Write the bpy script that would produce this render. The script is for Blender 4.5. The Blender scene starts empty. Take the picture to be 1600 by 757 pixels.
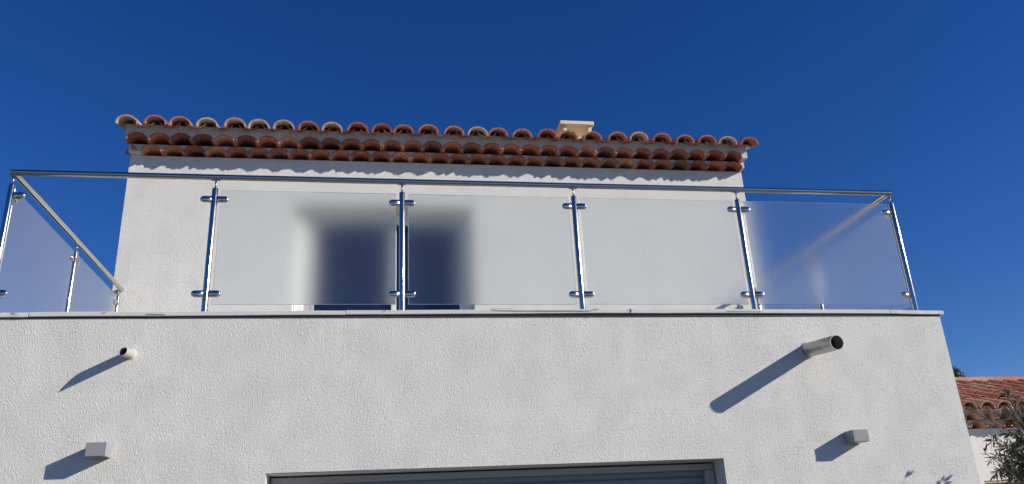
import bpy, bmesh, math, random
from mathutils import Vector, Matrix
random.seed(7)
S = bpy.context.scene
COL = S.collection

# ------------------------------------------------------------------ camera
YAW, PITCH, ROLL = 0.1749, 0.3693, -0.0517
cy_, sy_, cp_, sp_ = math.cos(YAW), math.sin(YAW), math.cos(PITCH), math.sin(PITCH)
F = Vector((sy_*cp_, cy_*cp_, sp_)); R = Vector((cy_, -sy_, 0)); U = R.cross(F)
R2 = R*math.cos(ROLL) + U*math.sin(ROLL); U2 = U*math.cos(ROLL) - R*math.sin(ROLL)
cam_d = bpy.data.cameras.new('camera'); cam = bpy.data.objects.new('camera', cam_d); COL.objects.link(cam)
CAM = Vector((2.4362, -5.3261, 1.6))
M = Matrix((R2, U2, -F)).transposed().to_4x4(); M.translation = CAM
cam.matrix_world = M
FPX = 1276.9
cam_d.sensor_width = 36; cam_d.lens = FPX/1600*36; cam_d.clip_end = 3000
S.camera = cam

# ------------------------------------------------------------------ light
SUN = Vector((.245, -.112, .114)).normalized()          # towards the sun
SUN_EL = math.asin(SUN.z); SUN_AZ = math.atan2(SUN.x, SUN.y)
w = bpy.data.worlds.new('World'); S.world = w; w.use_nodes = True
nt = w.node_tree; nt.nodes.clear()
sky = nt.nodes.new('ShaderNodeTexSky'); sky.sky_type = 'NISHITA'; sky.sun_disc = False
sky.sun_elevation = SUN_EL; sky.sun_rotation = SUN_AZ
sky.altitude = 1200; sky.air_density = 1.0; sky.dust_density = 0.0; sky.ozone_density = 4.0
hs = nt.nodes.new('ShaderNodeHueSaturation'); hs.inputs['Saturation'].default_value = 1.27; hs.inputs['Hue'].default_value = 0.518
bg = nt.nodes.new('ShaderNodeBackground'); bg.inputs[1].default_value = 0.09
wo = nt.nodes.new('ShaderNodeOutputWorld')
nt.links.new(sky.outputs[0], hs.inputs['Color']); nt.links.new(hs.outputs[0], bg.inputs[0]); nt.links.new(bg.outputs[0], wo.inputs[0])
sl = bpy.data.lights.new('sun', 'SUN'); sl.energy = 5.0; sl.angle = math.radians(.53); sl.color = (1, .93, .81)
so = bpy.data.objects.new('sun', sl); COL.objects.link(so)
so.rotation_mode = 'QUATERNION'; so.rotation_quaternion = SUN.to_track_quat('Z', 'Y'); so.location = SUN*30
V = S.view_settings; V.view_transform = 'Standard'; V.look = 'None'; V.gamma = 1; V.use_curve_mapping = False; V.exposure = 0.16
S.cycles.use_denoising = True; S.cycles.max_bounces = 12; S.cycles.transmission_bounces = 10; S.cycles.glossy_bounces = 6
S.cycles.sample_clamp_indirect = 6

# ------------------------------------------------------------------ materials
def mat(name):
    m = bpy.data.materials.new(name); m.use_nodes = True
    n = m.node_tree.nodes; b = n['Principled BSDF']
    return m, m.node_tree, n, b
def new(n, t, **k):
    o = n.new(t)
    for a, v in k.items(): setattr(o, a, v)
    return o
def plain(name, col, rough=.6, metal=0, spec=.4, var=.0, scale=8, bump=0):
    m, t, n, b = mat(name)
    b.inputs['Base Color'].default_value = (*col, 1); b.inputs['Roughness'].default_value = rough
    b.inputs['Metallic'].default_value = metal; b.inputs['Specular IOR Level'].default_value = spec
    if var or bump:
        tc = new(n, 'ShaderNodeTexCoord'); no = new(n, 'ShaderNodeTexNoise'); no.inputs['Scale'].default_value = scale; no.inputs['Detail'].default_value = 6
        t.links.new(tc.outputs['Object'], no.inputs['Vector'])
        if var:
            mx = new(n, 'ShaderNodeMix', data_type='RGBA'); mx.inputs['A'].default_value = (*[c*(1-var) for c in col], 1); mx.inputs['B'].default_value = (*[min(1, c*(1+var)) for c in col], 1)
            t.links.new(no.outputs['Fac'], mx.inputs['Factor']); t.links.new(mx.outputs['Result'], b.inputs['Base Color'])
        if bump:
            bp = new(n, 'ShaderNodeBump'); bp.inputs['Strength'].default_value = .6; bp.inputs['Distance'].default_value = bump
            t.links.new(no.outputs['Fac'], bp.inputs['Height']); t.links.new(bp.outputs[0], b.inputs['Normal'])
    return m
def render_coat(name, col, dist=.0076, scale=1.0):
    """scraped mineral render: short wandering trowel strokes"""
    m, t, n, b = mat(name)
    b.inputs['Roughness'].default_value = .9; b.inputs['Specular IOR Level'].default_value = .15
    tc = new(n, 'ShaderNodeTexCoord')
    def strokes(rot, sc, st, seed):
        mp = new(n, 'ShaderNodeMapping'); mp.inputs['Location'].default_value = (seed, seed*.7, -seed); mp.inputs['Rotation'].default_value = (0, rot, 0)
        t.links.new(tc.outputs['Object'], mp.inputs['Vector'])
        m3 = new(n, 'ShaderNodeMapping'); m3.inputs['Scale'].default_value = (sc, sc*.7, sc*st); t.links.new(mp.outputs[0], m3.inputs['Vector'])
        no = new(n, 'ShaderNodeTexNoise'); no.inputs['Scale'].default_value = scale; no.inputs['Detail'].default_value = 2.5; no.inputs['Roughness'].default_value = .55; no.inputs['Distortion'].default_value = 1.4
        t.links.new(m3.outputs[0], no.inputs['Vector'])
        return no.outputs['Fac']
    def patch(seed, sc, x, y):
        mp = new(n, 'ShaderNodeMapping'); mp.inputs['Location'].default_value = (seed, -seed, seed*.5); t.links.new(tc.outputs['Object'], mp.inputs['Vector'])
        no = new(n, 'ShaderNodeTexNoise'); no.inputs['Scale'].default_value = sc; no.inputs['Detail'].default_value = 2; t.links.new(mp.outputs[0], no.inputs['Vector'])
        mr = new(n, 'ShaderNodeMapRange'); mr.inputs['From Min'].default_value = .44; mr.inputs['From Max'].default_value = .56; t.links.new(no.outputs['Fac'], mr.inputs['Value'])
        mx_ = new(n, 'ShaderNodeMix'); t.links.new(mr.outputs[0], mx_.inputs['Factor']); t.links.new(x, mx_.inputs['A']); t.links.new(y, mx_.inputs['B'])
        return mx_.outputs['Result']
    a1 = strokes(.15, 135, .42, 1.3); a2 = strokes(.65, 135, .46, 4.1); a3 = strokes(-.5, 140, .46, 7.7)
    mixed = patch(9.1, 4.5, patch(2.2, 3.5, a1, a2), a3)
    mx = new(n, 'ShaderNodeMath', operation='MULTIPLY'); mx.inputs[1].default_value = 1.0; t.links.new(mixed, mx.inputs[0])
    fine = new(n, 'ShaderNodeTexNoise'); fine.inputs['Scale'].default_value = 330*scale; fine.inputs['Detail'].default_value = 2; t.links.new(tc.outputs['Object'], fine.inputs['Vector'])
    m2 = new(n, 'ShaderNodeMath', operation='MULTIPLY_ADD'); m2.inputs[1].default_value = .22
    t.links.new(fine.outputs['Fac'], m2.inputs[0]); t.links.new(mx.outputs[0], m2.inputs[2])
    bp = new(n, 'ShaderNodeBump'); bp.inputs['Strength'].default_value = 1; bp.inputs['Distance'].default_value = dist
    t.links.new(m2.outputs[0], bp.inputs['Height']); t.links.new(bp.outputs[0], b.inputs['Normal'])
    # faint dirt blotches
    bl = new(n, 'ShaderNodeTexNoise'); bl.inputs['Scale'].default_value = 1.1; bl.inputs['Detail'].default_value = 7; bl.inputs['Roughness'].default_value = .65; t.links.new(tc.outputs['Object'], bl.inputs['Vector'])
    cr = new(n, 'ShaderNodeValToRGB'); cr.color_ramp.elements[0].position = .36; cr.color_ramp.elements[1].position = .56
    cr.color_ramp.elements[0].color = (*[x*.96 for x in col], 1); cr.color_ramp.elements[1].color = (*col, 1)
    sm = new(n, 'ShaderNodeMapping'); sm.inputs['Scale'].default_value = (9, 9, .55); t.links.new(tc.outputs['Object'], sm.inputs['Vector'])
    st = new(n, 'ShaderNodeTexNoise'); st.inputs['Scale'].default_value = 1; st.inputs['Detail'].default_value = 5; t.links.new(sm.outputs[0], st.inputs['Vector'])
    ba = new(n, 'ShaderNodeMix'); ba.inputs['Factor'].default_value = .4; t.links.new(bl.outputs['Fac'], ba.inputs['A']); t.links.new(st.outputs['Fac'], ba.inputs['B'])
    t.links.new(ba.outputs['Result'], cr.inputs['Fac']); t.links.new(cr.outputs[0], b.inputs['Base Color'])
    return m
def terracotta(name, stops, rough=.8):
    m, t, n, b = mat(name)
    oi = new(n, 'ShaderNodeObjectInfo'); cr = new(n, 'ShaderNodeValToRGB'); cr.color_ramp.interpolation = 'LINEAR'
    e = cr.color_ramp.elements
    while len(e) < len(stops): e.new(.5)
    for k, (p, c) in enumerate(stops): e[k].position = p; e[k].color = (*c, 1)
    t.links.new(oi.outputs['Random'], cr.inputs['Fac'])
    tc = new(n, 'ShaderNodeTexCoord'); no = new(n, 'ShaderNodeTexNoise'); no.inputs['Scale'].default_value = 22; no.inputs['Detail'].default_value = 8; no.inputs['Roughness'].default_value = .65
    ad = new(n, 'ShaderNodeVectorMath', operation='ADD'); t.links.new(tc.outputs['Object'], ad.inputs[0]); t.links.new(oi.outputs['Location'], ad.inputs[1]); t.links.new(ad.outputs[0], no.inputs['Vector'])
    mr = new(n, 'ShaderNodeMapRange'); mr.inputs['From Min'].default_value = .3; mr.inputs['From Max'].default_value = .7; mr.inputs['To Min'].default_value = .65; mr.inputs['To Max'].default_value = 1.3
    t.links.new(no.outputs['Fac'], mr.inputs['Value'])
    ml = new(n, 'ShaderNodeVectorMath', operation='SCALE'); t.links.new(cr.outputs[0], ml.inputs[0]); t.links.new(mr.outputs[0], ml.inputs['Scale'])
    t.links.new(ml.outputs[0], b.inputs['Base Color']); b.inputs['Roughness'].default_value = rough; b.inputs['Specular IOR Level'].default_value = .2
    bp = new(n, 'ShaderNodeBump'); bp.inputs['Strength'].default_value = .5; bp.inputs['Distance'].default_value = .003; t.links.new(no.outputs['Fac'], bp.inputs['Height']); t.links.new(bp.outputs[0], b.inputs['Normal'])
    return m

WHITE = render_coat('white_scraped_render', (.78, .77, .735))
WHITE_FAR = render_coat('white_render_garden_house', (.82, .78, .74), .003)
MORTAR = plain('lime_mortar', (.62, .60, .56), .95, var=.12, scale=14, bump=.006)
SMOOTH = plain('smooth_plaster', (.74, .73, .71), .8, var=.05, scale=6, bump=.001)
COPING = plain('coping_stone', (.66, .65, .62), .75, var=.1, scale=9, bump=.002)
DARK = plain('dark_gap_shade', (.05, .05, .055), .8)  # near-black colour standing for the shaded gap under the coping
CRACK = plain('crack_filler', (.12, .11, .10), .9)
TILE = terracotta('cornice_terracotta', [(0, (.17, .075, .055)), (.2, (.48, .18, .11)), (.4, (.36, .13, .085)), (.6, (.58, .28, .17)), (.8, (.50, .175, .105)), (1, (.28, .14, .10))])
COVER = terracotta('roof_terracotta', [(0, (.44, .16, .11)), (.3, (.50, .22, .15)), (.5, (.40, .12, .09)), (.72, (.46, .17, .12)), (.8, (.56, .34, .23)), (1, (.58, .42, .31))])
NTILE = terracotta('garden_roof_terracotta', [(0, (.42, .17, .10)), (.35, (.52, .26, .16)), (.6, (.38, .13, .08)), (.8, (.56, .36, .24)), (1, (.46, .21, .13))])
STEEL = plain('polished_stainless_steel', (.60, .57, .53), .07, 1)
def add_streaks(m):
    t = m.node_tree; n = t.nodes; b = n['Principled BSDF']
    tc = new(n, 'ShaderNodeTexCoord'); no = new(n, 'ShaderNodeTexNoise'); no.inputs['Scale'].default_value = 14; no.inputs['Detail'].default_value = 5
    t.links.new(tc.outputs['Object'], no.inputs['Vector'])
    mr = new(n, 'ShaderNodeMapRange'); mr.inputs['To Min'].default_value = .08; mr.inputs['To Max'].default_value = .19
    t.links.new(no.outputs['Fac'], mr.inputs['Value']); t.links.new(mr.outputs[0], b.inputs['Roughness'])
add_streaks(STEEL)
ZINC = plain('dull_zinc', (.48, .47, .44), .45, .75, var=.2, scale=22, bump=.001)
PVC = plain('grey_plastic', (.44, .42, .39), .55, var=.08, scale=20)
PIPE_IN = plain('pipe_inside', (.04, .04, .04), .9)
LAMP = plain('grey_powder_coat', (.30, .30, .32), .5, var=.05, scale=30)
LAMP_GLASS = plain('lamp_lens', (.25, .25, .25), .2)
FRAME_W = plain('white_lacquered_aluminium', (.78, .78, .76), .35)
SHUT = plain('blue_grey_shutter', (.27, .31, .36), .42, var=.05, scale=12)
GUIDE = plain('grey_guide_rail', (.42, .43, .44), .45)
CHIM = plain('cream_concrete', (.74, .66, .50), .85, var=.06, scale=10, bump=.002)
RUBBER = plain('black_rubber', (.02, .02, .02), .6)
FLOOR = plain('terrace_paving', (.50, .46, .41), .7, var=.1, scale=5)
GROUND = plain('darkened_ground', (.10, .095, .085), .95, var=.35, scale=40, bump=.01)  # unseen ground, tone made dark to weaken bounce light on the walls
BARK = plain('olive_bark', (.16, .13, .10), .9, var=.3, scale=30, bump=.006)
PINEBARK = plain('pine_bark', (.14, .09, .06), .9, var=.3, scale=10, bump=.01)
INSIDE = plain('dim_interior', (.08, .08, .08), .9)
BEIGE = plain('beige_lintel', (.50, .43, .33), .8, var=.05, scale=6)

# coated window glass: dark, mirror-like
PANE, t_, n_, b_ = mat('coated_window_glass')
b_.inputs['Base Color'].default_value = (.008, .012, .035, 1); b_.inputs['Roughness'].default_value = .02; b_.inputs['IOR'].default_value = 1.8
# frosted glass
FROST, t_, n_, b_ = mat('frosted_glass')
b_.inputs['Base Color'].default_value = (.915, .95, .945, 1); b_.inputs['Transmission Weight'].default_value = 1
b_.inputs['Roughness'].default_value = .195; b_.inputs['IOR'].default_value = 1.45
tc = new(n_, 'ShaderNodeTexCoord'); no = new(n_, 'ShaderNodeTexNoise'); no.inputs['Scale'].default_value = 260; no.inputs['Detail'].default_value = 2
t_.links.new(tc.outputs['Object'], no.inputs['Vector'])
bp = new(n_, 'ShaderNodeBump'); bp.inputs['Strength'].default_value = .25; bp.inputs['Distance'].default_value = .0004
t_.links.new(no.outputs['Fac'], bp.inputs['Height']); t_.links.new(bp.outputs[0], b_.inputs['Normal'])
di = new(n_, 'ShaderNodeBsdfTranslucent'); di.inputs[0].default_value = (.85, .88, .9, 1)
df = new(n_, 'ShaderNodeBsdfDiffuse'); df.inputs[0].default_value = (.85, .88, .9, 1)
m1 = new(n_, 'ShaderNodeMixShader'); m1.inputs[0].default_value = .5; t_.links.new(di.outputs[0], m1.inputs[1]); t_.links.new(df.outputs[0], m1.inputs[2])
m2 = new(n_, 'ShaderNodeMixShader'); m2.inputs[0].default_value = .004; t_.links.new(b_.outputs[0], m2.inputs[1]); t_.links.new(m1.outputs[0], m2.inputs[2])
t_.links.new(m2.outputs[0], n_['Material Output'].inputs['Surface'])
# leaves
def leafmat(name, top, under, trans=.25):
    m, t, n, b = mat(name)
    ge = new(n, 'ShaderNodeNewGeometry'); mx = new(n, 'ShaderNodeMix', data_type='RGBA'); mx.inputs['A'].default_value = (*top, 1); mx.inputs['B'].default_value = (*under, 1)
    t.links.new(ge.outputs['Backfacing'], mx.inputs['Factor'])
    va = new(n, 'ShaderNodeMapRange'); va.inputs['To Min'].default_value = .6; va.inputs['To Max'].default_value = 1.4; t.links.new(ge.outputs['Random Per Island'], va.inputs['Value'])
    sc = new(n, 'ShaderNodeVectorMath', operation='SCALE'); t.links.new(mx.outputs['Result'], sc.inputs[0]); t.links.new(va.outputs[0], sc.inputs['Scale'])
    t.links.new(sc.outputs[0], b.inputs['Base Color']); b.inputs['Roughness'].default_value = .36
    tr = new(n, 'ShaderNodeBsdfTranslucent'); t.links.new(sc.outputs[0], tr.inputs[0])
    ms = new(n, 'ShaderNodeMixShader'); ms.inputs[0].default_value = trans; t.links.new(b.outputs[0], ms.inputs[1]); t.links.new(tr.outputs[0], ms.inputs[2]); t.links.new(ms.outputs[0], n['Material Output'].inputs['Surface'])
    return m
OLIVE = leafmat('olive_leaf', (.045, .062, .03), (.15, .165, .125), .15)
PINE = leafmat('pine_needle', (.03, .045, .02), (.04, .055, .025), .1)

# ------------------------------------------------------------------ helpers
def link(name, me, m, parent=None, smooth=False):
    o = bpy.data.objects.new(name, me); COL.objects.link(o)
    if m and not me.materials: me.materials.append(m)
    if parent: o.parent = parent
    if smooth:
        for p in me.polygons: p.use_smooth = True
    return o
def obj(name, bm, m, parent=None, smooth=False, bevel=0, seg=2):
    bmesh.ops.recalc_face_normals(bm, faces=bm.faces)
    me = bpy.data.meshes.new(name); bm.to_mesh(me); bm.free()
    o = link(name, me, m, parent, smooth)
    if bevel:
        b = o.modifiers.new('bevel', 'BEVEL'); b.width = bevel; b.segments = seg; b.limit_method = 'ANGLE'; b.angle_limit = .6
    return o
def tag(o, label, cat, group=None):
    o['label'] = label; o['category'] = cat
    if group: o['group'] = group
    return o
def empty(name, loc=(0, 0, 0)):
    o = bpy.data.objects.new(name, None); COL.objects.link(o); o.location = loc; o.empty_display_size = .2
    return o
def box(bm, x0, x1, y0, y1, z0, z1):
    v = [bm.verts.new(p) for p in ((x0,y0,z0),(x1,y0,z0),(x1,y1,z0),(x0,y1,z0),(x0,y0,z1),(x1,y0,z1),(x1,y1,z1),(x0,y1,z1))]
    for f in ((0,3,2,1),(4,5,6,7),(0,1,5,4),(1,2,6,5),(2,3,7,6),(3,0,4,7)): bm.faces.new([v[i] for i in f])
    return v
def bx(name, m, parent, *a, bevel=0, seg=2):
    bm = bmesh.new(); box(bm, *a); return obj(name, bm, m, parent, bevel=bevel, seg=seg)
def tube(bm, pts, rad, seg=16, cap=True):
    """swept tube through pts; rad is a number or a list"""
    pts = [Vector(p) for p in pts]; rings = []
    up = None
    for i, p in enumerate(pts):
        d = (pts[min(i+1, len(pts)-1)] - pts[max(i-1, 0)]).normalized()
        if up is None: up = Vector((0, 0, 1)) if abs(d.z) < .9 else Vector((1, 0, 0))
        a = d.cross(up).normalized(); b = a.cross(d).normalized(); up = b
        r = rad[i] if isinstance(rad, (list, tuple)) else rad
        rings.append([bm.verts.new(p + a*(r*math.cos(2*math.pi*k/seg)) + b*(r*math.sin(2*math.pi*k/seg))) for k in range(seg)])
    for i in range(len(rings)-1):
        for k in range(seg): bm.faces.new((rings[i][k], rings[i][(k+1) % seg], rings[i+1][(k+1) % seg], rings[i+1][k]))
    if cap: bm.faces.new(rings[0][::-1]); bm.faces.new(rings[-1])
    return rings
def wall_grid(bm, x0, x1, z0, z1, y0, y1, holes):
    """wall in the xz plane, thickness y0..y1, with rectangular openings (xa, xb, za, zb)"""
    xs = sorted({x0, x1, *[h[0] for h in holes], *[h[1] for h in holes]}); zs = sorted({z0, z1, *[h[2] for h in holes], *[h[3] for h in holes]})
    solid = lambda i, j: 0 <= i < len(xs)-1 and 0 <= j < len(zs)-1 and not any(h[0] <= xs[i] < h[1] and h[2] <= zs[j] < h[3] for h in holes)
    vs = {}
    def v(i, j, s):
        k = (i, j, s)
        if k not in vs: vs[k] = bm.verts.new((xs[i], y1 if s else y0, zs[j]))
        return vs[k]
    for i in range(len(xs)-1):
        for j in range(len(zs)-1):
            if not solid(i, j): continue
            bm.faces.new((v(i,j,0), v(i+1,j,0), v(i+1,j+1,0), v(i,j+1,0))); bm.faces.new((v(i,j,1), v(i,j+1,1), v(i+1,j+1,1), v(i+1,j,1)))
            if not solid(i-1, j): bm.faces.new((v(i,j,0), v(i,j+1,0), v(i,j+1,1), v(i,j,1)))
            if not solid(i+1, j): bm.faces.new((v(i+1,j,0), v(i+1,j,1), v(i+1,j+1,1), v(i+1,j+1,0)))
            if not solid(i, j-1): bm.faces.new((v(i,j,0), v(i,j,1), v(i+1,j,1), v(i+1,j,0)))
            if not solid(i, j+1): bm.faces.new((v(i,j+1,0), v(i+1,j+1,0), v(i+1,j+1,1), v(i,j+1,1)))
def barrel_mesh(name, wf, hf, wb, hb, L, th=.013, n=9, m=None, slope=0, power=1.0):
    """half-barrel tile along +y from 0 (rim, width wf) to L (width wb), open downwards"""
    bm = bmesh.new(); R_ = []
    for (y, w_, h_) in ((0, wf, hf), (L, wb, hb)):
        for t in (0, th):
            ring = []
            for k in range(n+1):
                a = math.pi*k/n; ca, sa = math.cos(a), max(0, math.sin(a))**power
                ring.append(bm.verts.new((-(w_/2-t)*ca, y, (h_-t)*sa + slope*y)))
            R_.append(ring)
    fo, fi, bo, bi = R_
    for k in range(n):
        bm.faces.new((fo[k], bo[k], bo[k+1], fo[k+1])); bm.faces.new((fi[k], fi[k+1], bi[k+1], bi[k]))
        bm.faces.new((fo[k], fo[k+1], fi[k+1], fi[k])); bm.faces.new((bo[k], bi[k], bi[k+1], bo[k+1]))
    for a, b in ((0, 0), (n, n)): bm.faces.new((fo[a], fi[a], bi[a], bo[a]))
    bmesh.ops.recalc_face_normals(bm, faces=bm.faces)
    me = bpy.data.meshes.new(name); bm.to_mesh(me); bm.free()
    if m: me.materials.append(m)
    return me
def px(x, y, depth_y):
    """photo pixel -> world point on the plane y = depth_y (used to read positions off the photograph)"""
    v = F + R2*((x-800)/FPX) - U2*((y-378.5)/FPX)
    return CAM + v*((depth_y-CAM.y)/v.y)

# ------------------------------------------------------------------ ground
bm = bmesh.new(); box(bm, -400, 400, -400, 400, -.5, 0)
g = obj('ground', bm, GROUND); g['kind'] = 'structure'

# ------------------------------------------------------------------ house
XL, XR, YB, YE = -.10, 6.597, 2.688, 9.0
UL, UR = -.085, 6.596
ZW = 3.15                                                   # top of the terrace parapet wall
house = empty('house', (3.25, 0, 0)); tag(house, 'white rendered two-storey house with roof terrace and terracotta tiled eave', 'house')
hp = Vector(house.location)
def hx(name, m, *a, **k):
    o = bx(name, m, None, *a, **k); o.parent = house; o.matrix_parent_inverse = Matrix.Translation(-hp); return o
def own(o, parent):                                           # parent keeping world placement
    o.parent = parent; bpy.context.view_layer.update(); o.matrix_parent_inverse = parent.matrix_world.inverted(); return o
GA, GB, GZ = 1.778, 4.735, 2.158
bm = bmesh.new()
wall_grid(bm, XL, XR, -.02, ZW, 0, .30, [(GA, GB, -.02, GZ)])
lw = own(obj('lower_wall', bm, WHITE), house)
for x0, x1 in ((XL, XL+.30), (XR-.30, XR)):
    own(bx('side_wall', WHITE, None, x0, x1, .302, YE, -.02, ZW), house)
own(bx('terrace_floor', FLOOR, None, XL+.302, XR-.302, .302, YB-.002, 2.82, 3.02), house)
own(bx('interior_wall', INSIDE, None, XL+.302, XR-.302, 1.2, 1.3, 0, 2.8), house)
# garage lintel and reveals in smooth plaster
own(bx('lintel', SMOOTH, None, GA+.002, GB-.002, .010, .298, GZ-.004, GZ-.0015), house)
for a, b in ((GA+.0015, GA+.004), (GB-.004, GB-.0015)):
    own(bx('reveal', SMOOTH, None, a, b, .010, .298, 0, GZ-.005), house)
gd = own(empty('garage_door', (3.25, .2, 0)), house)
own(bx('shutter_head', GUIDE, None, GA+.014, GB-.014, .165, .285, GZ-.055, GZ-.014, bevel=.004), gd)
for a, b in ((GA+.014, GA+.075), (GB-.075, GB-.014)):
    own(bx('guide_rail', GUIDE, None, a, b, .155, .275, 0, GZ-.057, bevel=.004), gd)
prof = [(-.004, 0), (.0, .004), (.009, .012), (.012, .026), (.009, .040), (.0, .047), (-.004, .049)]
bm = bmesh.new(); xa, xb = GA+.077, GB-.077
v0 = [bm.verts.new((xa, -d_, z)) for d_, z in prof]; v1 = [bm.verts.new((xb, -d_, z)) for d_, z in prof]
for k in range(len(prof)-1): bm.faces.new((v0[k], v1[k], v1[k+1], v0[k+1]))
bk0 = [bm.verts.new((xa, .01, z)) for z in (0, .049)]; bk1 = [bm.verts.new((xb, .01, z)) for z in (0, .049)]
bm.faces.new((bk0[0], bk0[1], bk1[1], bk1[0])); bm.faces.new((v0[0], bk0[0], bk1[0], v1[0])); bm.faces.new((v0[-1], v1[-1], bk1[1], bk0[1]))
bm.faces.new(v0[::-1]+[]) if False else None
s0 = obj('slat', bm, SHUT); smesh = s0.data
for k in range(41):
    o = s0 if k == 0 else link('slat', smesh, None)
    o.location = (0, .215, .055 + k*.0502); own(o, gd)
own(bx('bottom_bar', GUIDE, None, xa, xb, .19, .225, .004, .052, bevel=.004), gd)

# coping stones along the parapet
cuts = [XL-.03, .295, 2.233, 4.188, 6.186, XR+.03]
zoff = [-.004, .002, .010, .009, .0]
tilt = [0, .004, .003, -.004, -.003]
for k in range(5):
    bm = bmesh.new(); x0, x1 = cuts[k]+.0015, cuts[k+1]-.0015
    nseg = 8; prev = None
    for i in range(nseg+1):
        f = i/nseg; x = x0+(x1-x0)*f; z = ZW + zoff[k] + tilt[k]*(f*2-1) + random.uniform(-.0012, .0012); dy = random.uniform(-.0015, .0015)
        ring = [bm.verts.new((x, y, zz)) for y, zz in ((-.017+dy, z+.001), (.33, z+.001), (.33, z+.031), (-.017+dy, z+.030))]
        if prev:
            for a in range(4): bm.faces.new((prev[a], ring[a], ring[(a+1) % 4], prev[(a+1) % 4]))
        else: bm.faces.new(ring[::-1])
        prev = ring
    bm.faces.new(prev)
    own(obj('coping_stone', bm, COPING, bevel=.003), house)
for k in range(3):
    for x0, x1 in ((XL-.03, XL+.33), (XR-.33, XR+.03)):
        a, b = .333+k*.785, .333+(k+1)*.785-.003
        own(bx('coping_stone', COPING, None, x0, x1, a, min(b, YB-.003), ZW+.001, ZW+.031, bevel=.003), house)
own(bx('gap_shade_strip', DARK, None, XL, XR, -.006, -.001, ZW-.009, ZW-.001), house)  # raised dark strip paints the shade in the gap below the coping
# hairline cracks in the render and mortar of the coping
def crack(pts, r=.0016):
    bm = bmesh.new(); tube(bm, [px(x, y, yy) for x, y, yy in pts], r, 5); own(obj('crack', bm, CRACK), house)
crack([(768, 482.8, -.0205), (772, 484.8, -.0205), (790, 485.5, -.0205), (812, 486, -.0205), (860, 486.2, -.0205), (921, 486.2, -.0205), (928, 484, -.0205), (935, 483, -.0205)])
crack([(926, 490.5, -.003), (921, 494, -.003), (914, 499, -.003)], .0012)
crack([(766, 483.5, -.0205), (771, 481.8, -.0205), (800, 482.8, -.0205)], .0012)
crack([(984, 482, -.0205), (987, 485, -.0205), (986, 488, -.0205)], .002)
crack([(598, 488, -.0205), (603, 485, -.0205), (606, 483, -.0205)], .0016)
crack([(228, 491.3, -.0205), (258, 491.8, -.0205)], .0014)
crack([(17, 490, -.0205), (20, 489, -.0205), (24, 491, -.0205)], .0014)
crack([(160, 489.3, -.0205), (165, 488.4, -.0205)], .0018)
crack([(1135, 486.6, -.0205), (1190, 487, -.0205)], .0011)

# upper storey
DA, DB, DZ = 1.605, 3.430, 5.140
ZT = 5.88
bm = bmesh.new(); wall_grid(bm, UL, UR, 2.8, 5.659, YB, YB+.30, [(DA, DB, 2.98, DZ)])
own(obj('upper_wall', bm, WHITE), house)
for x0, x1 in ((UL, UL+.30), (UR-.30, UR)):
    bm = bmesh.new()                                          # gable side follows the roof slope
    pts = [(YB+.302, 2.8), (YE, 2.8), (YE, 5.84+.30*(YE-YB)), (YB+.302, 5.86+.30*.3)]
    a = [bm.verts.new((x0, y, z)) for y, z in pts]; b = [bm.verts.new((x1, y, z)) for y, z in pts]
    bm.faces.new(a); bm.faces.new(b[::-1])
    for i in range(4): bm.faces.new((a[i], a[(i+1) % 4], b[(i+1) % 4], b[i]))
    own(obj('gable_wall', bm, WHITE), house)
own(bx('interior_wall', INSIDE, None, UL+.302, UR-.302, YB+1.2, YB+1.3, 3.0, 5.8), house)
# sliding patio door
pd = own(empty('patio_door', (2.5, YB+.05, 3.0)), house)
y0, y1 = YB+.19, YB+.26
own(bx('frame_head', FRAME_W, None, DA+.003, DB-.003, y0, y1, 5.012, DZ-.003, bevel=.004), pd)
own(bx('frame_jamb', FRAME_W, None, DA+.003, DA+.095, y0-.045, y1, 3.03, 5.010, bevel=.004), pd)
own(bx('frame_jamb', FRAME_W, None, DB-.135, DB-.003, y0, y1, 3.03, 5.010, bevel=.004), pd)
own(bx('sill', FRAME_W, None, DA+.003, DB-.003, y0-.03, y1, 2.985, 3.028, bevel=.004), pd)
own(bx('sash_stile', GUIDE, None, DA+.097, DA+.150, y0+.01, y1, 3.03, 5.010, bevel=.004), pd)
own(bx('sash_stile', GUIDE, None, DA+.152, DA+.196, y0+.022, y1, 3.03, 5.010, bevel=.004), pd)
own(bx('meeting_stile', FRAME_W, None, 2.5815, 2.634, y0+.005, y1, 3.03, 5.010, bevel=.004), pd)
for a, b in ((DA+.198, 2.5795), (2.636, DB-.137)):
    own(bx('pane', PANE, None, a, b, y0+.035, y0+.055, 3.03, 5.010), pd)

# ------------------------------------------------------------------ génoise cornice
D1, D2, D3 = .11, .21, .33
ZA, ZB, ZC = 5.660, 5.740, 5.880
def arch(x, xs, w, h):
    for c in xs:
        u = abs(x-c)/(w/2)
        if u < 1: return h*math.sqrt(1-u*u)
    return 0
def mortar_row(name, xs, w, h, z0, ztop, yf, yb, xa, xb, step=.0105):
    bm = bmesh.new(); n = int(round((xb-xa)/step)); cols = []
    for i in range(n+1):
        x = xa + (xb-xa)*i/n; zl = z0 + arch(x, xs, w, h)*.985; jy = random.uniform(-.0015, .0015)
        zu = max(ztop, zl+.002)
        cols.append([bm.verts.new(p) for p in ((x, yf+jy, zl), (x, yf+jy, zu), (x, yb, zu), (x, yb, zl))])
    for i in range(n):
        for a in range(4): bm.faces.new((cols[i][a], cols[i][(a+1) % 4], cols[i+1][(a+1) % 4], cols[i+1][a]))
    bm.faces.new(cols[0]); bm.faces.new(cols[-1][::-1])
    return own(obj(name, bm, MORTAR), house)
w1 = .2075; w2 = .2095
xs1 = [.035+.2108*(k+.5) for k in range(31)]
xs2 = [-.093+.2138*(k+.5) for k in range(31)]
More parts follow.
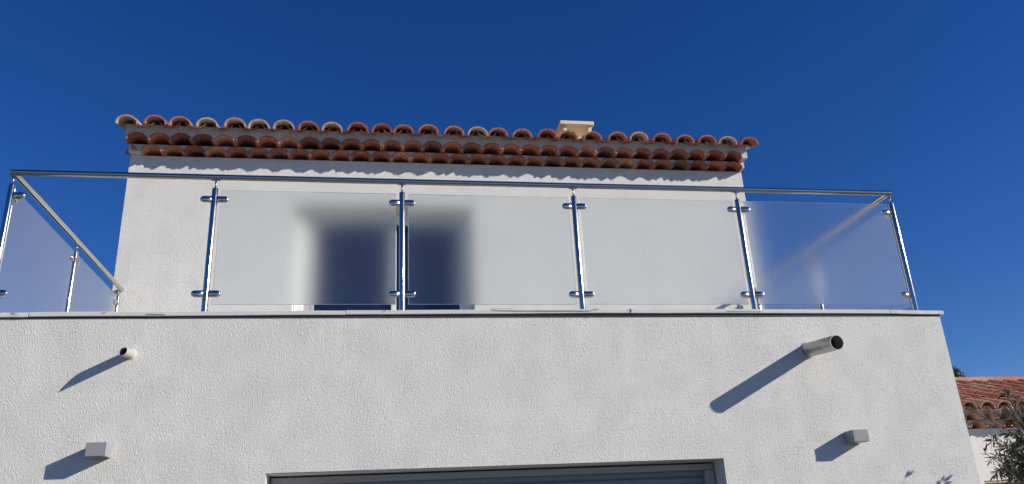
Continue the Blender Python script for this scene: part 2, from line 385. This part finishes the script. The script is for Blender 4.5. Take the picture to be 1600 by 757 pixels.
row1 = mortar_row('cornice_course', xs1, w1, .076, ZA, ZB-.001, YB-D1+.012, YB+.28, UL, UR)
row2 = mortar_row('cornice_course', xs2, w2, .080, ZB, ZC-.001, YB-D2+.012, YB+.28, UL-.01, UR+.004)
own(bx('cornice_backing', MORTAR, None, UL, UR, YB+.282, YB+.30, 5.66, ZC-.002), house)
for xs, w_, h_, z0, dprot, parent, back in ((xs1, w1, .076, ZA, D1, row1, 0), (xs2, w2, .080, ZB, D2, row2, D1)):
    me = barrel_mesh('cornice_tile', w_, h_, w_*.93, h_*.95, dprot-back+.24, m=TILE)
    for x in xs:
        o = link('cornice_tile', me, None, smooth=False)
        o.location = (x, YB-dprot-.004+random.uniform(-.006, .004), z0+random.uniform(-.002, .002)); o.rotation_euler = (random.uniform(-.02, .02), random.uniform(-.02, .02), random.uniform(-.025, .025)); own(o, parent)
# corner tile turned out at the left end of the lower course
me = barrel_mesh('cornice_tile', .16, .07, .10, .06, .16, m=TILE)
o = link('cornice_tile', me, None); o.location = (UL+.005, YB-.075, ZA+.006); o.rotation_euler = (0, 0, -.85); own(o, row1)

# ------------------------------------------------------------------ roof
SL = .30
ze = lambda y: ZC - .004 + SL*(y-(YB-D2))                       # underside of the roof bed
bm = bmesh.new()
ya, yb2 = YB-D2+.01, YE+.2
a = [bm.verts.new((UL-.02, y, z)) for y, z in ((ya, ze(ya)), (yb2, ze(yb2)), (yb2, ze(yb2)+.03), (ya, ze(ya)+.03))]
b = [bm.verts.new((UR+.02, y, z)) for y, z in ((ya, ze(ya)), (yb2, ze(yb2)), (yb2, ze(yb2)+.03), (ya, ze(ya)+.03))]
bm.faces.new(a); bm.faces.new(b[::-1])
for i in range(4): bm.faces.new((a[i], a[(i+1) % 4], b[(i+1) % 4], b[i]))
roof = own(obj('roof', bm, MORTAR), house)
xs3 = [-0.062, 0.21, 0.449, 0.708, 0.983, 1.216, 1.465, 1.715, 1.955, 2.217, 2.468, 2.695, 2.957, 3.23, 3.484, 3.705, 3.971, 4.246, 4.481, 4.755, 5.038, 5.28, 5.547, 5.823, 6.08, 6.331, 6.592]
rim_y = YB-D3; zr0 = ZC - .004 + SL*(rim_y-(YB-D2))
cov = barrel_mesh('cover_tile', .218, .094, .175, .076, .46, .016, 10, COVER, slope=0, power=.9)
pan = barrel_mesh('pan_tile', .20, .05, .17, .045, .46, .012, 8, COVER)
for i, x in enumerate(xs3):
    o = link('cover_tile', cov, None)
    o.location = (x, rim_y+random.uniform(-.012, .012), zr0+.006+random.uniform(-.004, .004)); o.rotation_euler = (math.atan(SL)+random.uniform(-.01, .01), random.uniform(-.04, .04), random.uniform(-.03, .03)); own(o, roof)
    if i < len(xs3)-1:                                          # pan tile, hollow side up
        o = link('pan_tile', pan, None); xm = (x+xs3[i+1])/2
        o.location = (xm, rim_y+.075+random.uniform(-.008, .008), zr0+.078); o.rotation_euler = (-math.atan(SL), math.pi+random.uniform(-.03, .03), 0)
        own(o, roof)
# mortar fillets behind the eave tiles
for i, x in enumerate(xs3):
    bm = bmesh.new(); dxm = random.uniform(-.02, .02); hgt = random.uniform(.02, .05)
    n = 8; y_ = rim_y+.15+random.uniform(-.02, .02); zb = ZC-.004+SL*(y_-(YB-D2))
    f = [bm.verts.new((x+dxm-.085*math.cos(math.pi*k/n), y_+random.uniform(-.01, .01), zb+hgt*math.sin(math.pi*k/n)*random.uniform(.8, 1.1)+.002)) for k in range(n+1)]
    r_ = [bm.verts.new((v.co.x, v.co.y+.25, v.co.z+.075)) for v in f]
    bm.faces.new(f); bm.faces.new(r_[::-1])
    for k in range(n): bm.faces.new((f[k], r_[k], r_[k+1], f[k+1]))
    bm.faces.new((f[0], f[-1], r_[-1], r_[0]))
    own(obj('mortar_fillet', bm, MORTAR), roof)
# the courses further up the slope
bm = bmesh.new()
for c in range(1, 18):
    yy = rim_y + c*.36
    for i, x in enumerate(xs3):
        z = zr0 + SL*c*.36 + .012
        prev = None
        for (y, w_, h_) in ((yy, .218, .088), (yy+.40, .18, .074)):
            ring = [bm.verts.new((x-w_/2*math.cos(math.pi*k/6), y, z + SL*(y-yy) - (y-yy)*.03 + .01 + h_*math.sin(math.pi*k/6))) for k in range(7)]
            if prev:
                for k in range(6): bm.faces.new((prev[k], ring[k], ring[k+1], prev[k+1]))
            prev = ring
uc = own(obj('upper_tile_courses', bm, COVER), roof); uc['kind'] = 'stuff'

# chimney
ch = own(empty('chimney', (4.95, 3.9, 6.2)), house)
x0, x1, yc0, yc1 = 4.735, 5.165, 3.62, 4.30
own(bx('stack', CHIM, None, x0+.02, x1-.02, yc0+.03, yc1-.03, 6.05, 6.52, bevel=.004), ch)
own(bx('ledge', CHIM, None, x0+.005, x1-.005, yc0+.012, yc1-.012, 6.522, 6.575, bevel=.006), ch)
for xa in (x0+.03, x1-.075):
    for ya in (yc0+.03, yc1-.085):
        own(bx('pillar', CHIM, None, xa, xa+.045, ya, ya+.05, 6.577, 6.742, bevel=.004), ch)
own(bx('cap', CHIM, None, x0-.015, x1, yc0-.01, yc1+.01, 6.744, 6.795, bevel=.006), ch)
own(bx('flue_back', CHIM, None, x0+.04, x1-.04, yc1-.07, yc1-.04, 6.577, 6.742), ch)

# ------------------------------------------------------------------ balustrade
bal = empty('balustrade', (3.25, .12, ZW+.031)); tag(bal, 'polished steel balustrade with frosted glass panels around the roof terrace', 'balustrade')
YR, ZR = .12, 4.203
PX = [0, 1.310, 2.6075, 3.885, 5.190, 6.502]
ZP = ZW+.031                                                  # post foot
def clamp(c, d, parent, L=.082):
    """D-shaped glass clamp leaving point c along d"""
    bm = bmesh.new(); d = Vector(d).normalized(); up = Vector((0, 0, 1)); s = d.cross(up)
    outline = [(0, -.0225), (L-.0225, -.0225)] + [(L-.0225+.0225*math.sin(a), -.0225*math.cos(a)) for a in [math.pi*k/8 for k in range(1, 8)]] + [(L-.0225, .0225), (0, .0225)]
    hs = [(-.014, .80), (-.011, .94), (-.006, 1), (.006, 1), (.011, .94), (.014, .80)]
    rings = []
    for off, k in hs:
        rings.append([bm.verts.new(Vector(c) + d*(u if u == 0 else (L*.5+(u-L*.5)*k)) + up*(v*k) + s*off) for u, v in outline])
    n = len(outline)
    for i in range(len(rings)-1):
        for k in range(n): bm.faces.new((rings[i][k], rings[i][(k+1) % n], rings[i+1][(k+1) % n], rings[i+1][k]))
    bm.faces.new(rings[0][::-1]); bm.faces.new(rings[-1])
    return own(obj('glass_clamp', bm, STEEL, smooth=True), parent)
def post(x, y, dirs, lean=0):
    bm = bmesh.new()
    tube(bm, [(x, y, ZP+.004), (x, y, 4.108), (x, y, 4.1145), (x, y, 4.118)], [.0205, .0205, .019, .015], 24)
    p = own(obj('post', bm, STEEL, smooth=True), bal)
    m = p.modifiers.new('edge', 'EDGE_SPLIT'); m.split_angle = .9
    bm = bmesh.new(); tube(bm, [(x, y, 4.112), (x, y, ZR-.019)], .0065, 12); own(obj('spigot', bm, STEEL, smooth=True), p)
    bm = bmesh.new(); tube(bm, [(x-.03 if abs(y-YR) < .01 else x, y if abs(y-YR) < .01 else y-.03, ZR-.0225), (x+.03 if abs(y-YR) < .01 else x, y if abs(y-YR) < .01 else y+.03, ZR-.0225)], .0055, 8); own(obj('saddle', bm, STEEL, smooth=True), p)
    bm = bmesh.new(); tube(bm, [(x, y, ZP), (x, y, ZP+.006), (x, y, ZP+.012)], [.045, .045, .040], 24); own(obj('base_flange', bm, STEEL), p)
    for d in dirs:
        dv = Vector(d)
        for z in (4.033, 3.343): clamp(Vector((x, y, z)) + dv*.012, d, p)
    return p
X_, x_, Y_, y_ = (1, 0, 0), (-1, 0, 0), (0, 1, 0), (0, -1, 0)
post(PX[0], YR, (X_, Y_)); [post(PX[i], YR, (X_, x_)) for i in range(1, 5)]; post(PX[5], YR, (x_, Y_))
YS = [YR, 1.402, 2.60]
for x in (PX[0], PX[5]):
    post(x, YS[1], (Y_, y_)); post(x, YS[2], (y_,))
def rail(name, pts):
    bm = bmesh.new(); tube(bm, pts, .0212, 24); o = own(obj(name, bm, STEEL, smooth=True), bal)
    m = o.modifiers.new('edge', 'EDGE_SPLIT'); m.split_angle = .9
rail('handrail', [(PX[0]-.0205, YR, ZR), (PX[5]+.0205, YR, ZR)])
for x in (PX[0], PX[5]): rail('handrail', [(x, YR+.019, ZR), (x, YB-.02, ZR)])
for x in (PX[0], PX[5]):
    bm = bmesh.new(); tube(bm, [(x, YB-.022, ZR), (x, YB-.004, ZR)], .0225, 24); own(obj('end_cap', bm, STEEL), bal)
GT, GBm = 4.104, 3.268
for i in range(1, 5):                                         # the span next to the left corner still has no glass
    own(bx('glass_panel', FROST, None, PX[i]+.043, PX[i+1]-.043, YR-.004, YR+.004, GBm, GT, bevel=.001, seg=1), bal)
for x in (PX[0], PX[5]):
    for k in range(2):
        own(bx('glass_panel', FROST, None, x-.004, x+.004, YS[k]+.043, YS[k+1]-.043, GBm, GT, bevel=.001, seg=1), bal)

# ------------------------------------------------------------------ wall lamps
def lamp(x0, z0, label):
    e = empty('wall_lamp', (x0+.056, 0, z0)); tag(e, label, 'lamp', 'wall lamps on the front wall')
    bm = bmesh.new(); D = .112
    box(bm, x0, x0+.112, -D, -.004, z0, z0+.080)
    own(obj('housing', bm, LAMP, bevel=.0015), e)
    own(bx('lens', LAMP_GLASS, None, x0+.012, x0+.100, -D+.012, -.016, z0-.002, z0-.0003), e)
    own(bx('backplate', LAMP, None, x0+.006, x0+.106, -.0038, -.0002, z0+.006, z0+.074), e)
lamp(.766, 2.275, 'small grey box wall lamp at lower left, below the short plastic pipe')
lamp(5.641, 2.227, 'small grey box wall lamp at lower right, below the long zinc pipe')

# ------------------------------------------------------------------ water spouts
def spout(name, label, base, tip, r, m, shear=(0, 0), th=.003):
    e = empty(name, base); tag(e, label, 'drain pipe', 'water spouts through the front wall')
    b = Vector(base); t = Vector(tip); d = (t-b).normalized(); a = d.cross(Vector((0, 0, 1))).normalized(); u = a.cross(d)
    bm = bmesh.new(); n = 32; st = b - d*.05
    def ring(c, rr, cut): return [bm.verts.new(c + a*(rr*math.cos(2*math.pi*k/n)) + u*(rr*math.sin(2*math.pi*k/n)) + (d*(shear[0]*rr*math.cos(2*math.pi*k/n)+shear[1]*rr*math.sin(2*math.pi*k/n)) if cut else Vector())) for k in range(n)]
    o0, o1, i1, i0 = ring(st, r, 0), ring(t, r, 1), ring(t, r-th, 1), ring(st, r-th, 0)
    for p, q in ((o0, o1), (o1, i1), (i1, i0)):
        for k in range(n): bm.faces.new((p[k], p[(k+1) % n], q[(k+1) % n], q[k]))
    own(obj('pipe', bm, m, smooth=True), e).modifiers.new('edge', 'EDGE_SPLIT').split_angle = .8
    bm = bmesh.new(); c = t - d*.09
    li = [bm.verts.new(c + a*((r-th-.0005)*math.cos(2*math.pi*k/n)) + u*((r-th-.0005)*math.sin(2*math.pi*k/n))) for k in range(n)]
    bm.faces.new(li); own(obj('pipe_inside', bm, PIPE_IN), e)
    bm = bmesh.new()
    for k in range(n):
        pass
    w0 = [bm.verts.new((b.x + (r+.001)*math.cos(2*math.pi*k/n), -.001, b.z + (r+.001)*math.sin(2*math.pi*k/n))) for k in range(n)]
    w1_ = [bm.verts.new((b.x + (r+.007+random.uniform(0, .006))*math.cos(2*math.pi*k/n), -.0005, b.z + (r+.007+random.uniform(0, .006))*math.sin(2*math.pi*k/n))) for k in range(n)]
    w2_ = [bm.verts.new((v.co.x, -.006, v.co.z)) for v in w0]
    for k in range(n):
        k2 = (k+1) % n; bm.faces.new((w2_[k], w2_[k2], w1_[k2], w1_[k]))
    own(obj('mortar_collar', bm, MORTAR), e)
spout('drain_spout', 'long dull zinc pipe jutting from the front wall at right', (5.488, 0, 2.890), (5.508, -.348, 2.856), .051, ZINC)
spout('drain_spout', 'short grey plastic pipe jutting from the front wall at left', (.916, 0, 2.908), (.914, -.150, 2.888), .029, PVC, shear=(-.5, -1.0))

# ------------------------------------------------------------------ garden house on the right
NE, NZ, NS = 3.10, 2.985, .36                                   # eave line y, z and roof slope
nh = empty('garden_house', (10.5, 3.4, 0)); tag(nh, 'low white garden house with orange tiled roof behind the olive tree', 'house')
NX0, NX1 = 7.9, 13.5; NYW = NE+.26
bm = bmesh.new(); wall_grid(bm, NX0, NX1, -.02, NZ-.236, NYW, NYW+.3, [(9.27, 10.60, 0, 2.165)]); own(obj('front_wall', bm, WHITE_FAR), nh)
own(bx('lintel', BEIGE, None, 9.275, 10.595, NYW+.01, NYW+.29, 2.142, 2.162), nh)
own(bx('door_leaf', BEIGE, None, 9.272, 10.598, NYW+.2, NYW+.25, 0, 2.14), nh)
for a, b in ((NX0, NX0+.3), (NX1-.3, NX1)): own(bx('side_wall', WHITE_FAR, None, a, b, NYW+.302, NYW+4, -.02, NZ-.02), nh)
nbx = [NX0+.10+.2165*k for k in range(25)]
for z0, dp, bk, off in ((NZ-.235, .10, 0, 0), (NZ-.150, .18, .10, .108)):
    xs = [x+off for x in nbx]
    bm = bmesh.new()
    n = int((NX1-NX0)/.012); cols = []
    for i in range(n+1):
        x = NX0+(NX1-NX0)*i/n; zl = z0+arch(x, xs, .212, .08)*.98; zt = NZ-.151 if bk == 0 else NZ-.03; zt = max(zt, zl+.002)
        cols.append([bm.verts.new(p) for p in ((x, NYW-dp+.012, zl), (x, NYW-dp+.012, zt), (x, NYW+.25, zt), (x, NYW+.25, zl))])
    for i in range(n):
        for a in range(4): bm.faces.new((cols[i][a], cols[i][(a+1) % 4], cols[i+1][(a+1) % 4], cols[i+1][a]))
    crs = own(obj('cornice_course', bm, MORTAR), nh)
    me = barrel_mesh('cornice_tile', .212, .08, .205, .078, dp-bk+.2, n=8, m=NTILE)
    for x in xs:
        if not 8.4 < x < 13.4: continue
        o = link('cornice_tile', me, None); o.location = (x, NYW-dp-.004, z0); o.rotation_euler = (0, 0, random.uniform(-.03, .03)); own(o, crs)
own(bx('cornice_backing', MORTAR, None, NX0, NX1, NYW+.252, NYW+.3, NZ-.235, NZ-.03), nh)
nrim = NE-.02
bm = bmesh.new(); yr = NE+1.62
top = [(NYW-.02, NZ-.03+NS*.15), (yr, NZ-.03+NS*(yr-NYW+.17)), (yr+2.4, NZ-.03+NS*(yr-NYW+.17)-.9), (yr+2.4, NZ-.03+NS*(yr-NYW+.17)-1.0), (yr, NZ-.06+NS*(yr-NYW+.17)-.04), (NYW-.02, NZ-.032)]
a = [bm.verts.new((NX0, y, z)) for y, z in top]; b = [bm.verts.new((NX1, y, z)) for y, z in top]
bm.faces.new(a); bm.faces.new(b[::-1])
for i in range(6): bm.faces.new((a[i], a[(i+1) % 6], b[(i+1) % 6], b[i]))
nroof = own(obj('roof', bm, MORTAR), nh)
ncov = barrel_mesh('cover_tile', .20, .085, .165, .068, .42, .013, 8, NTILE); npan = barrel_mesh('pan_tile', .19, .05, .16, .045, .42, .012, 6, NTILE)
zrim = NZ-.03+NS*(nrim-NYW+.17)
for c in range(5):
    yy = nrim + c*.335
    for k in range(20):
        x = 8.62+.235*k+random.uniform(-.012, .012); z = zrim + NS*c*.335 + .012 + .006*(c > 0)
        o = link('cover_tile', ncov, None); o.location = (x, yy+random.uniform(-.015, .015), z+.012); o.rotation_euler = (math.atan(NS)-.02, random.uniform(-.04, .04), random.uniform(-.03, .03)); own(o, nroof)
        o = link('pan_tile', npan, None); o.location = (x+.1175, yy+.01, z+.034); o.rotation_euler = (-math.atan(NS)+.02, math.pi, 0); own(o, nroof)
rme = barrel_mesh('ridge_tile', .24, .10, .22, .09, .46, .014, 9, NTILE)
for k in range(12):
    o = link('ridge_tile', rme, None); o.rotation_euler = (random.uniform(-.02, .02), 0, math.pi/2+random.uniform(-.02, .02)); o.location = (8.7+.42*k, yr, zrim+NS*(yr-nrim)+.02+random.uniform(0, .006)); own(o, nroof)

# ------------------------------------------------------------------ vegetation
def leaf(vs, fs, p, d, nrm, L, W_):
    d = d.normalized(); s = d.cross(nrm)
    if s.length < 1e-4: s = d.cross(Vector((.3, .5, .8)))
    s.normalize(); n_ = s.cross(d); b = len(vs)
    vs += [p, p+d*L*.35+s*W_*.5-n_*L*.02, p+d*L*.35-s*W_*.5-n_*L*.02, p+d*L*.72+s*W_*.38-n_*L*.06, p+d*L*.72-s*W_*.38-n_*L*.06, p+d*L-n_*L*.13]
    fs += [(b, b+1, b+2), (b+1, b+3, b+4, b+2), (b+3, b+5, b+4)]
def rnd(): return Vector((random.uniform(-1, 1), random.uniform(-1, 1), random.uniform(-1, 1))).normalized()

random.seed(21)
ot = empty('olive_tree', (7.75, .35, 0)); tag(ot, 'young olive tree with narrow grey-green leaves at the right edge', 'tree')
bmT = bmesh.new(); vs, fs = [], []
trunk_top = Vector((7.72, .3, 1.45))
tube(bmT, [(7.75, .35, -.02), (7.77, .34, .5), (7.71, .31, 1.0), trunk_top], [.06, .05, .045, .036], 10)
bmB = bmesh.new()
def twig(pts, r0, leaves, L=.062, start=.25, leafp=1.0):
    """curved twig through pts with opposite pairs of leaves"""
    pts = [Vector(p) for p in pts]; fine = []
    n = 4*(len(pts)-1)
    for i in range(n+1):
        f = i/n*(len(pts)-1); k = min(int(f), len(pts)-2); t = f-k
        p0 = pts[max(k-1, 0)]; p1 = pts[k]; p2 = pts[k+1]; p3 = pts[min(k+2, len(pts)-1)]
        fine.append(.5*((2*p1)+(p2-p0)*t+(2*p0-5*p1+4*p2-p3)*t*t+(3*p1-p0-3*p2+p3)*t**3))
    tube(bmB, fine, [r0*(1-.75*i/n)+.0006 for i in range(n+1)], 5)
    for j in range(leaves):
        f = start+(1-start)*j/max(1, leaves-1); i = min(int(f*n), n-1); p = fine[i].lerp(fine[i+1], f*n-i); d = (fine[min(i+1, n)]-fine[max(i-1, 0)]).normalized()
        side = d.cross(rnd()).normalized()
        for sgn in (1, -1):
            if random.random() > leafp: continue
            ld = (d*.75+side*sgn*.9+rnd()*.25+Vector((0, 0, .1)))
            leaf(vs, fs, p, ld, (rnd()+Vector((.3, -.3, .9))), L*random.uniform(.7, 1.2), L*random.uniform(.17, .24))
    if leaves: leaf(vs, fs, fine[-1], d, rnd(), L, L*.2)
    return fine
# leading shoots read off the photograph (pixel, depth)
lead = [
  ([(1640, 800, .25), (1600, 757, .1), (1570, 732, .05), (1545, 712, .0), (1539, 706, .0)], 7, .5, .7),
  ([(1630, 760, .3), (1605, 700, .2), (1575, 672, .15), (1550, 658, .1), (1543, 655, .1)], 9, .4, .9),
  ([(1640, 740, .35), (1600, 680, .3), (1560, 648, .25), (1530, 640, .25), (1522, 636, .25)], 11, .35, .9),
  ([(1640, 720, .3), (1610, 670, .25), (1585, 640, .25), (1577, 620, .2), (1575, 617, .2)], 14, .2, 1),
  ([(1650, 720, .3), (1615, 660, .2), (1596, 640, .2), (1590, 625, .2)], 14, .2, 1),
  ([(1640, 760, .25), (1600, 720, .1), (1572, 700, .05), (1556, 690, .05), (1548, 686, .05)], 9, .35, .8),
  ([(1640, 770, .2), (1600, 745, .1), (1580, 735, .1), (1562, 722, .1)], 8, .3, .8),
  ([(1640, 790, .2), (1612, 770, .1), (1590, 752, .1), (1576, 745, .1)], 8, .3, .8),
]
for pts, nl, st, lp in lead:
    w3 = [px(a, b, c) for a, b, c in pts]
    tube(bmB, [trunk_top, (trunk_top+w3[0])/2+Vector((.05, .02, .08)), w3[0]], [.016, .011, .006], 6)
    twig(w3, .0045, nl, start=st, leafp=lp)
# two high shoots towards the camera side: their leaf shadows fall on the front wall
sdir = SUN/abs(SUN.y)
for (qa, qb), L_, leaves2 in (((1405, 757), .42, [((1415, 748), (1420, 736)), ((1420, 745), (1426, 736))]),
                              ((1470, 760), .36, [((1470, 754), (1462, 752)), ((1471, 753), (1475, 744)), ((1473, 754), (1486, 744)), ((1474, 756), (1486, 754)), ((1470, 756), (1461, 755))])):
    base = px(qa, qb, 0) + sdir*L_
    st_ = Vector((7.55, -.05, 1.95))
    tube(bmB, [trunk_top, st_, st_.lerp(base, .6)+Vector((0, 0, -.04)), base, px(leaves2[0][0][0], leaves2[0][0][1], 0)+sdir*L_], [.012, .008, .005, .0025, .0012], 6)
    for a, b in leaves2:
        pa = px(*a, 0)+sdir*L_; pb = px(*b, 0)+sdir*L_; leaf(vs, fs, pa, pb-pa, SUN, (pb-pa).length, (pb-pa).length*.26)
# the body of the crown
for j in range(135):
    a, b = random.uniform(0, 2*math.pi), random.uniform(-.45, 1.0)
    c = px(1628, 722, .15); rr = Vector((.36, .30, .40))
    rad = random.uniform(.25, .95)
    e = c + Vector((math.cos(a)*math.sqrt(max(0, 1-b*b))*rr.x*rad, math.sin(a)*math.sqrt(max(0, 1-b*b))*rr.y*rad, b*rr.z*rad))
    s_ = trunk_top.lerp(e, .45)+Vector((0, 0, .08))+rnd()*.04
    if j % 3 == 0: tube(bmB, [trunk_top, s_], [.010, .005], 5)
    twig([s_, s_.lerp(e, .5)+rnd()*.03, e, e+(e-c)*.12+rnd()*.05], .004, random.randint(9, 15), L=.064, start=.2)
own(obj('trunk', bmT, BARK, smooth=True), ot); own(obj('branches', bmB, BARK, smooth=True), ot)
me = bpy.data.meshes.new('foliage'); me.from_pydata(vs, [], fs); fo = own(link('foliage', me, OLIVE), ot); fo['kind'] = 'stuff'

# pine behind the garden house
random.seed(5)
pt = empty('pine_tree', (17.2, 14.0, 0)); tag(pt, 'dark pine top just showing above the ridge of the garden house', 'tree')
tp = px(1489, 583, 14.0); pt.location = (tp.x, 14.0, 0)
bm = bmesh.new(); tube(bm, [(tp.x+.1, 14, -.02), (tp.x, 14.05, 2), (tp.x-.05, 14, tp.z-.5)], [.16, .13, .05], 10); bmP = bm
vs, fs = [], []
for j in range(1500):
    a = random.uniform(0, 2*math.pi); zf = random.random(); rr = 1.15*math.sqrt(random.random())*(1-zf)**.6+.06
    c = Vector((tp.x-.1+rr*math.cos(a), 14+rr*math.sin(a), tp.z-2.3*(1-zf)+.05*random.random()))
    for k in range(7):
        leaf(vs, fs, c+rnd()*.05, rnd()+Vector((math.cos(a)*.5, math.sin(a)*.5, .5)), rnd(), random.uniform(.09, .16), .012)
    if j % 25 == 0: tube(bmP, [(tp.x, 14, c.z-.25), c], [.02, .006], 5)
own(obj('trunk', bmP, PINEBARK), pt)
me = bpy.data.meshes.new('crown'); me.from_pydata(vs, [], fs); fo = own(link('crown', me, PINE), pt); fo['kind'] = 'stuff'
